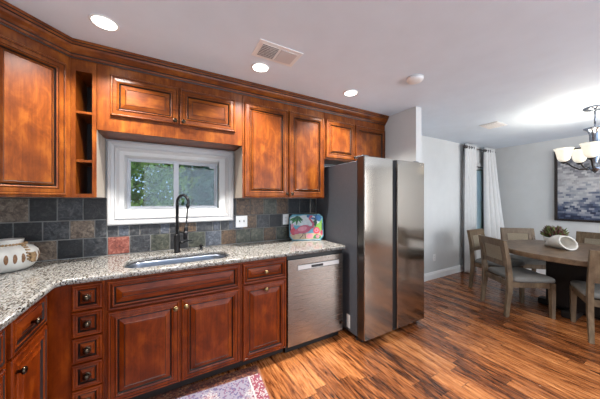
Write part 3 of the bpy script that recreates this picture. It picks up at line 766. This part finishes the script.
# ---------------------------------------------------------------- ceiling fixtures
canr = None
def can_label(i): return ['recessed ceiling light nearest the corner cabinet, left of the three lit', 'recessed ceiling light beside the ceiling fan grille', 'recessed ceiling light above the refrigerator end of the cabinets'][i]
for i, (x, y) in enumerate(CANS[:3]):
    if canr is None:
        canr = thing('recessed_light', can_label(0), 'ceiling light', (x, y, CZ), 0, 'recessed kitchen ceiling lights')
        c = MB(); c.lathe([(.060, -.0005), (.072, -.0005), (.074, -.003), (.068, -.007), (.062, -.008), (.060, -.004)], (0, 0, 0), 36, 0, False, False); c.build('trim_ring', M['white'], canr)
        c = MB(); c.lathe([(.061, -.0035), (.045, -.006), (.002, -.007)], (0, 0, 0), 36, 0, False, True); c.build('lens', M['canlens'], canr)
    else: copy_tree(canr, None, (x, y, CZ), None, can_label(i))
for i, (x, y) in enumerate(CANS):
    lamp('can_lamp', 'AREA', (x, y, CZ-.013), CAN_W if i < 3 else REAR_W, (1, .96, .91), (0, 0, 0), shape='DISK', size=.115, spread=math.radians(125))

# fan grille with light lens
vx0, vx1, vy0, vy1 = .552, .882, 1.515, 1.715
r = thing('exhaust_fan', 'white rectangular ceiling exhaust fan with grille and lens', 'ceiling vent', ((vx0+vx1)/2, (vy0+vy1)/2, CZ))
c = MB(); c.box(vx0, vx1, vy0, vy1, CZ-.006, CZ-.0005, 0, .002); c.build('cover', M['white'], r, True)
gx0, gx1, gy0, gy1 = .585, .705, 1.545, 1.685
MB().box(gx0, gx1, gy0, gy1, CZ-.0068, CZ-.0062).build('grille_opening', M['blackp'], r, True)
g = MB()
for k in range(15): x = gx0+(gx1-gx0)*k/14; g.box(x-.0009, x+.0009, gy0, gy1, CZ-.0092, CZ-.0069)
for k in range(9): y = gy0+(gy1-gy0)*k/8; g.box(gx0, gx1, y-.0011, y+.0011, CZ-.0092, CZ-.0069)
g.build('grille', M['white'], r, True)
M['lens_off'] = plain('unlit_lens', srgb(205, 203, 203), .5, var=.01)
c = MB(); c.box(.722, .852, gy0, gy1, CZ-.009, CZ-.0055, 0, .002); c.build('lens', M['lens_off'], r, True)
# supply vent in the dining room
r = thing('ceiling_vent', 'small square white air vent in the dining ceiling', 'ceiling vent', (4.10, 1.64, CZ))
MB().box(3.94, 4.26, 1.53, 1.75, CZ-.008, CZ-.0005, 0, .003).build('frame', M['white'], r, True)
g = MB()
for k in range(7):
    y = 1.555+.028*k; g.quad([(3.97, y, CZ-.0085), (4.23, y, CZ-.0085), (4.23, y+.014, CZ-.017), (3.97, y+.014, CZ-.017)])
g.build('louvers', M['lens_off'], r, True)
sd = thing('smoke_detector', 'round white smoke detector on the ceiling before the partition', 'smoke detector', (1.915, 1.343, CZ))
c = MB(); c.lathe([(.068, -.0005), (.068, -.018), (.06, -.03), (.04, -.036), (.003, -.037)], (0, 0, 0), 32); c.build('housing', M['white'], sd)
c = MB(); c.lathe([(.0695, -.010), (.0695, -.014)], (0, 0, 0), 32, 0, False, False); c.build('vent_ring', M['lens_off'], sd)

# ---------------------------------------------------------------- dining table
TX, TY, TR = 4.365, .89, .758
r = thing('dining_table', 'round weathered wood dining table on a dark pedestal', 'table', (TX, TY, 0))
c = MB(); c.lathe([(TR-.05, .700), (TR-.004, .703), (TR, .708), (TR, .752), (TR-.005, .760), (.01, .760)], (0, 0, 0), 72, smooth=False); c.build('tabletop', M['tablewood'], r)
c = MB(); c.box(-.22, .22, -.22, .22, .08, .66, 0, .01); c.box(-.3, .3, -.3, .3, .66, .6995, 0, .006); c.build('pedestal', M['pedestal'], r)
for k in range(2):
    c = MB()
    if k == 0: c.box(-.34, .34, -.06, .06, .002, .08, 0, .008)
    else: c.box(-.06, .06, -.34, .34, .004, .079, 0, .008)
    c.build('foot', M['pedestal'], r)

# ---------------------------------------------------------------- dining chairs
def beam(mb, a, b_, wx, wy, k=1., mi=0):      # tapered square bar from a (top) to b (bottom)
    a, b_ = Vector(a), Vector(b_)
    def rc(p, s): return [(p.x-wx*s, p.y-wy*s, p.z), (p.x+wx*s, p.y-wy*s, p.z), (p.x+wx*s, p.y+wy*s, p.z), (p.x-wx*s, p.y+wy*s, p.z)]
    mb.loft([rc(a, 1), rc(b_, k)], mi)
def make_chair(label, loc, rz):
    r = thing('dining_chair', label, 'chair', loc, rz, 'dining chairs round the table')
    hw, yb, yf = .215, -.235, .235
    for s in (-1, 1):
        p = MB(); x = s*hw
        def rc(y, z, wx, wy): return [(x-wx, y-wy, z), (x+wx, y-wy, z), (x+wx, y+wy, z), (x-wx, y+wy, z)]
        p.loft([rc(yb-.035, .001, .017, .019), rc(yb-.004, .30, .020, .025), rc(yb, .44, .020, .027), rc(yb-.022, .68, .019, .022), rc(yb-.060, .892, .018, .017)], 0)
        p.build('rear_leg', M['chairwood'], r)
        p = MB(); beam(p, (s*hw, yf-.02, .408), (s*hw, yf-.012, .001), .024, .024, .72); p.build('front_leg', M['chairwood'], r)
        p = MB(); p.box(s*hw-.013, s*hw+.013, yb+.026, yf-.045, .345, .408, 0, .003); p.build('side_rail', M['chairwood'], r)
    p = MB(); p.box(-hw+.025, hw-.025, yf-.035, yf-.007, .345, .408, 0, .003); p.build('front_rail', M['chairwood'], r)
    p = MB(); p.box(-hw+.021, hw-.021, yb-.012, yb+.012, .345, .408, 0, .003); p.build('back_rail', M['chairwood'], r)
    # cushion
    p = MB(); loops = []
    for i, z in ((.02, .409), (.004, .414), (0, .43), (.004, .452), (.02, .466), (.07, .474), (.14, .477)):
        loops.append([(x, y, z) for x, y in rrect(-.24+i, .24-i, yb+.03+i, yf+.022-i, max(.045-i*.3, .01), 4)])
    p.loft(loops, 0, True, True, True); p.build('seat', M['fabric'], r)
    # back: rails and inset panel follow the rake
    def by(z):
        return yb+(-.022*(z-.44)/.24 if z < .68 else -.022-.038*(z-.68)/.212)
    def slab(z0, z1, x, t0, t1, name, mat):
        q = MB(); zs = [z0+(z1-z0)*i/4 for i in range(5)]
        q.loft([[(-x, by(z)+t0, z), (x, by(z)+t0, z), (x, by(z)+t1, z), (-x, by(z)+t1, z)] for z in zs], 0); return q.build(name, mat, r)
    slab(.808, .892, hw-.017, -.015, .015, 'top_rail', M['chairwood'])
    slab(.575, .635, hw-.018, -.014, .014, 'lower_rail', M['chairwood'])
    slab(.636, .807, hw-.018, -.006, .006, 'back_panel', M['cane'])
    for s in (-1, 1):
        q = MB(); zs = [.6362+(.8068-.6362)*i/4 for i in range(5)]
        q.loft([[(s*.172-.024, by(z)-.013, z), (s*.172+.024, by(z)-.013, z), (s*.172+.024, by(z)+.013, z), (s*.172-.024, by(z)+.013, z)] for z in zs], 0); q.build('panel_stile', M['chairwood'], r)
    return r
def face(fx_, fy_): return math.atan2(fy_, fx_)-PI/2
def from_rear(px, py, f, side, hw=.215):    # chair centre from one rear foot; side +1: the foot is the chair's left one
    f = Vector(f).normalized(); left = Vector((-f.y, f.x)); return Vector((px, py))-left*hw*side+f*.27, face(f.x, f.y)
c1, a1 = from_rear(3.49, 1.268, (.817, -.576), -1)
ch = make_chair('grey wood dining chair in front, its back turned to the kitchen', (c1.x, c1.y, 0), a1)
c2, a2 = from_rear(3.552, .634, (.90, .43), 1)
copy_tree(ch, None, (c2.x, c2.y, 0), a2, 'grey wood dining chair nearest the viewer, cut off at the right edge')
copy_tree(ch, None, (4.36, 1.69, 0), face(.02, -1), 'grey wood dining chair beside the curtains, left of the table')
copy_tree(ch, None, (4.965, 1.52, 0), face(-.68, -.73), 'grey wood dining chair behind the table, left of the succulent')
copy_tree(ch, None, (5.13, .88, 0), face(-1, 0), 'grey wood dining chair behind the table, right of the white shell')

# things on the table
r = thing('potted_succulent', 'reddish green succulent in a white bowl on the dining table', 'plant', (4.76, 1.19, .7605))
c = MB(); c.lathe([(.05, 0), (.075, .012), (.105, .055), (.112, .085), (.106, .086), (.097, .06), (.09, .058)], (0, 0, 0), 32); po = c.build('bowl', M['ceramic'], r)
c = MB(); c.lathe([(.098, .066), (.05, .074), (.002, .076)], (0, 0, 0), 24); c.build('soil', M['soil'], r)
rnd = random.Random(3)
for mname, N in (('leaf_red', 150), ('leaf_green', 130)):
    c = MB()
    for k in range(N):
        a = rnd.uniform(0, 2*PI); e = math.asin(rnd.uniform(.12, 1)); ln = rnd.uniform(.105, .135); b0 = rnd.uniform(0, .055)
        d_ = Vector((math.cos(a)*math.cos(e), math.sin(a)*math.cos(e), math.sin(e))); o_ = Vector((math.cos(a)*b0, math.sin(a)*b0, .08+rnd.uniform(0, .02)))
        c.tube([o_, o_+d_*ln*.35, o_+d_*ln*.75+Vector((0, 0, .006)), o_+d_*ln+Vector((0, 0, .014))], [.006, .011, .012, .002], 6)
    c.xf(Matrix.Translation((0, 0, .08)) @ Matrix.Diagonal((.86, .86, 1.12, 1)) @ Matrix.Translation((0, 0, -.08))); c.build('leaves', M[mname], r)
# shell-like ceramic sculpture
r = thing('ceramic_shell', 'white ceramic shell sculpture with a wide open mouth on the table', 'ornament', (4.33, 1.06, .7605), math.radians(-122))
c = MB(); loops = []
N = 26
for i in range(N+1):
    u = i/N
    x = -.17+.34*u
    rr = .012+.080*math.sin(min(u*1.35, 1)*PI*.5)**1.1
    cz = .006+rr*.98
    tilt = .05*u
    loops.append([(x+tilt*math.cos(2*PI*j/28)*1.0, rr*1.12*math.sin(2*PI*j/28)*(1+.02*math.cos(12*2*PI*j/28)), cz+rr*-math.cos(2*PI*j/28)) for j in range(28)])
inn = []
for i in range(9):
    u = 1-i/9*.8; rr = (.012+.080*math.sin(min(u*1.35, 1)*PI*.5)**1.1)*(.86-.05*i/9); x = -.17+.34*u; cz = .006+(rr/.86)*1.0
    inn.append([(x+.05*u*math.cos(2*PI*j/28), rr*1.12*math.sin(2*PI*j/28), cz+rr*-math.cos(2*PI*j/28)) for j in range(28)])
c.loft(loops+inn, 0, True, True, True); c.xf(Matrix.Diagonal((.85, 1.0, .88, 1))); c.build('shell', M['stone'], r)

# ---------------------------------------------------------------- chandelier
HX, HY = 4.325, .745
r = thing('chandelier', 'brushed nickel chandelier with upturned white glass shades over the table', 'chandelier', (HX, HY, CZ))
c = MB(); c.lathe([(.085, CZ-.001), (.097, CZ-.006), (.097, CZ-.016), (.08, CZ-.03), (.02, CZ-.036), (.01, CZ-.045)], (HX, HY, 0), 36); c.build('canopy', M['chrome'], r, True)
c = MB(); c.tube([(HX, HY, CZ-.04), (HX, HY, 2.245)], .008, 10); c.tube([(HX+.02*math.cos(a), HY, 2.23+.02*math.sin(a)) for a in [2*PI*i/14 for i in range(14)]], .004, 6, closed=True); c.build('stem', M['chrome'], r, True)
c = MB(); c.lathe([(.004, 2.215), (.03, 2.212), (.088, 2.20), (.09, 2.192), (.06, 2.17), (.045, 2.12), (.042, 2.02), (.046, 1.94), (.038, 1.86), (.022, 1.80), (.03, 1.77), (.05, 1.745), (.045, 1.72), (.015, 1.69), (.003, 1.675)], (HX, HY, 0), 28); c.build('column', M['chrome'], r, True)
th = math.atan(135/240)
a_left = math.atan2(math.sin(-th), -math.cos(th))*-1      # towards the camera's left
rt = Vector((math.cos(th), -math.sin(th))); fw = Vector((math.sin(th), math.cos(th)))
for k in range(5):
    an = math.radians(213+72*k); d_ = rt*math.cos(an)+fw*math.sin(an)
    def P(u, z): return (HX+d_.x*u, HY+d_.y*u, z)
    c = MB(); c.tube([P(.03, 1.755), P(.075, 1.728), P(.12, 1.728), P(.175, 1.765), P(.22, 1.815), P(.245, 1.825)], .0085, 8); c.build('arm', M['rodm'], r, True)
    SH = .04
    s_ = MB(); s_.lathe([(q*.86, z+SH+.008) for q, z in ((.02, 1.785), (.03, 1.79), (.052, 1.80), (.066, 1.826), (.074, 1.87), (.086, 1.915), (.102, 1.944), (.099, 1.944), (.083, 1.915), (.071, 1.872), (.062, 1.83), (.048, 1.806), (.02, 1.80))], P(.245, 0), 32, 0, True, True)
    so_ = s_.build('shade', M['shade'], r, True)
    b_ = MB(); b_.lathe([(q, z+SH) for q, z in ((.006, 1.801), (.014, 1.805), (.016, 1.83), (.026, 1.86), (.026, 1.88), (.016, 1.9), (.003, 1.908))], P(.245, 0), 14); b_.build('bulb', M['bulb'], so_, True)
    f_ = MB(); f_.lathe([(q, z+SH) for q, z in ((.004, 1.765), (.016, 1.77), (.03, 1.78), (.032, 1.789))], P(.245, 0), 16); f_.build('cup', M['rodm'], so_, True)
    lamp('chandelier_bulb_lamp', 'POINT', P(.245, 1.965), CHAND_W, (1, .93, .82), shadow_soft_size=.04)

# ---------------------------------------------------------------- picture
PY0, PY1, PZ0, PZ1 = .27, 1.505, 1.0, 2.24
r = thing('framed_picture', 'large abstract grey and navy block painting on the dining wall', 'picture', (RXW-.001, (PY0+PY1)/2, PZ0))
f_ = MB(); f_.loft([[(RXW-.002-y, PY0+i, PZ0+i), (RXW-.002-y, PY1-i, PZ0+i), (RXW-.002-y, PY1-i, PZ1-i), (RXW-.002-y, PY0+i, PZ1-i)] for i, y in ((0, 0), (0, .035), (.035, .035), (.035, .012), (.04, 0))], 0, False, False); f_.build('frame', M['rodm'], r, True)
cv = MB(); cv.box(RXW-.016, RXW-.004, PY0+.036, PY1-.036, PZ0+.036, PZ1-.036); cv.build('canvas', M['canvas'], r, True)

# ---------------------------------------------------------------- curtains and rod
RODY, RODZ = 2.385, 2.355
r = thing('curtain_rod', 'dark curtain rod with finials above the dining window', 'curtain rod', (5.4, RODY, RODZ))
c = MB(); c.tube([(4.85, RODY, RODZ), (5.99, RODY, RODZ)], .011, 12); c.build('pole', M['rodm'], r, True)
for x in (4.84, 6.0): c = MB(); c.sphere((x, RODY, RODZ), .026); c.build('finial', M['rodm'], r, True)
for x in (5.03, 5.85): c = MB(); c.tube([(x, RODY, RODZ-.004), (x, RODY+.05, RODZ-.01), (x, BY-.002, RODZ-.01)], .007, 8); c.box(x-.015, x+.015, BY-.006, BY-.0005, RODZ-.05, RODZ+.03); c.build('bracket', M['rodm'], r, True)
def curtain(label, xt0, xt1, xb0, xb1, folds, ph, flare=0):
    r = thing('curtain', label, 'curtain', ((xb0+xb1)/2, RODY, .01), 0, 'linen curtains at the dining window')
    m = MB(); NU, NZ = folds*12, 22; zt, zb = 2.42, .012
    G = []
    for j in range(NZ+1):
        w = j/NZ; z = zt+(zb-zt)*w; row_ = []
        for i in range(NU+1):
            u = i/NU
            x = (xt0+(xt1-xt0)*u)*(1-w)+(xb0+(xb1-xb0)*u)*w
            amp = .030+.012*w
            y = RODY+amp*math.sin(2*PI*folds*u+ph)+.01*math.sin(5*u+3*w)-flare*u*w**1.3
            row_.append((x+.008*math.sin(4*PI*folds*u+2*w), min(y, BY-.035), z))
        G.append(row_)
    for j in range(NZ):
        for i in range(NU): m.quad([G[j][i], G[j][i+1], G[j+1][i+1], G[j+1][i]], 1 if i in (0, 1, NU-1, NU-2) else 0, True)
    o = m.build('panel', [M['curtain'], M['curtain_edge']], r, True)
    sm = o.modifiers.new('thick', 'SOLIDIFY'); sm.thickness = .004
    for k in range(folds*2):
        u = (k+.0)/(folds*2)+.0; u = max(.02, u-ph/(2*PI*folds)) % 1
        x = xt0+(xt1-xt0)*u
        gq = MB(); gq.tube([(x, RODY+.024*math.cos(a), RODZ+.024*math.sin(a)) for a in [2*PI*i/16 for i in range(16)]], .005, 6, closed=True); gq.build('grommet', M['rodm'], r, True)
    return r
curtain('pale linen curtain hanging left of the dining window', 4.88, 5.20, 4.87, 5.24, 4, .4)
curtain('pale linen curtain hanging right of the window in the room corner', 5.60, 5.95, 5.66, 6.05, 4, 1.2, .26)

# ---------------------------------------------------------------- outdoors seen through the windows
struct('ground', MB().box(-25, 25, BY+.2, 40, -.6, -.3), M['lawn'])
def tree(label, x, y, h, cr, seed, leaf, low=.3):
    rn = random.Random(seed)
    r = thing('tree', label, 'tree', (x, y, -.3), 0, 'trees outside the kitchen window')
    t_ = MB(); t_.tube([(0, 0, 0), (.05, .03, h*.3), (-.04, .05, h*.6), (.02, 0, h*.85)], [.13, .1, .07, .03], 8)
    for k in range(6):
        a = rn.uniform(0, 6.28); z = h*rn.uniform(.3, .6); t_.tube([(0, 0, z), (cr*.4*math.cos(a), cr*.4*math.sin(a), z+.4), (cr*.75*math.cos(a), cr*.75*math.sin(a), z+.6)], [.05, .035, .012], 6)
    t_.build('trunk', M['bark'], r)
    m = MB(); cl = []
    for k in range(90):
        a = rn.uniform(0, 6.28); q = rn.uniform(0, 1)**.5; z = rn.uniform(low, 1)
        rad = cr*math.sin(PI*min(1, .25+.7*(1-z)))**.7
        cl.append(Vector((math.cos(a)*rad*q, math.sin(a)*rad*q, h*z)))
    for c_ in cl:
        for k in range(150):
            p = c_+Vector((rn.gauss(0, 1), rn.gauss(0, 1), rn.gauss(0, .8)))*cr*.16
            s = rn.uniform(.035, .08)*max(1, cr*.75); d1 = Vector((rn.gauss(0, 1), rn.gauss(0, 1), rn.gauss(0, 1))).normalized(); d2 = d1.orthogonal().normalized()
            m.quad([p-d1*s, p+d2*s*.5, p+d1*s, p-d2*s*.5])
    me = m
    mesh = bpy.data.meshes.new('foliage'); mesh.from_pydata([tuple(v) for v in me.v], [], me.f); mesh.materials.append(leaf)
    o = bpy.data.objects.new('foliage', mesh); COL.objects.link(o); o.parent = r
    return r
tree('bright green leafy tree outside the left pane of the kitchen window', -1.05, 6.4, 3.6, 1.15, 1, M['leafA'], .12)
tree('tall light green tree farther back behind the window mullion', .5, 11.5, 6.0, 2.2, 2, M['leafA'], .1)
tree('dark green tree outside the right pane of the kitchen window', 1.65, 6.4, 3.8, 1.15, 3, M['leafB'], .12)
tree('grey-green tree far right outside the kitchen window', 5.6, 9.5, 5.5, 1.8, 4, M['leafB'], .12)
tree('bright green tree far left outside the kitchen window', -4.6, 9.5, 5.5, 1.8, 5, M['leafA'], .12)
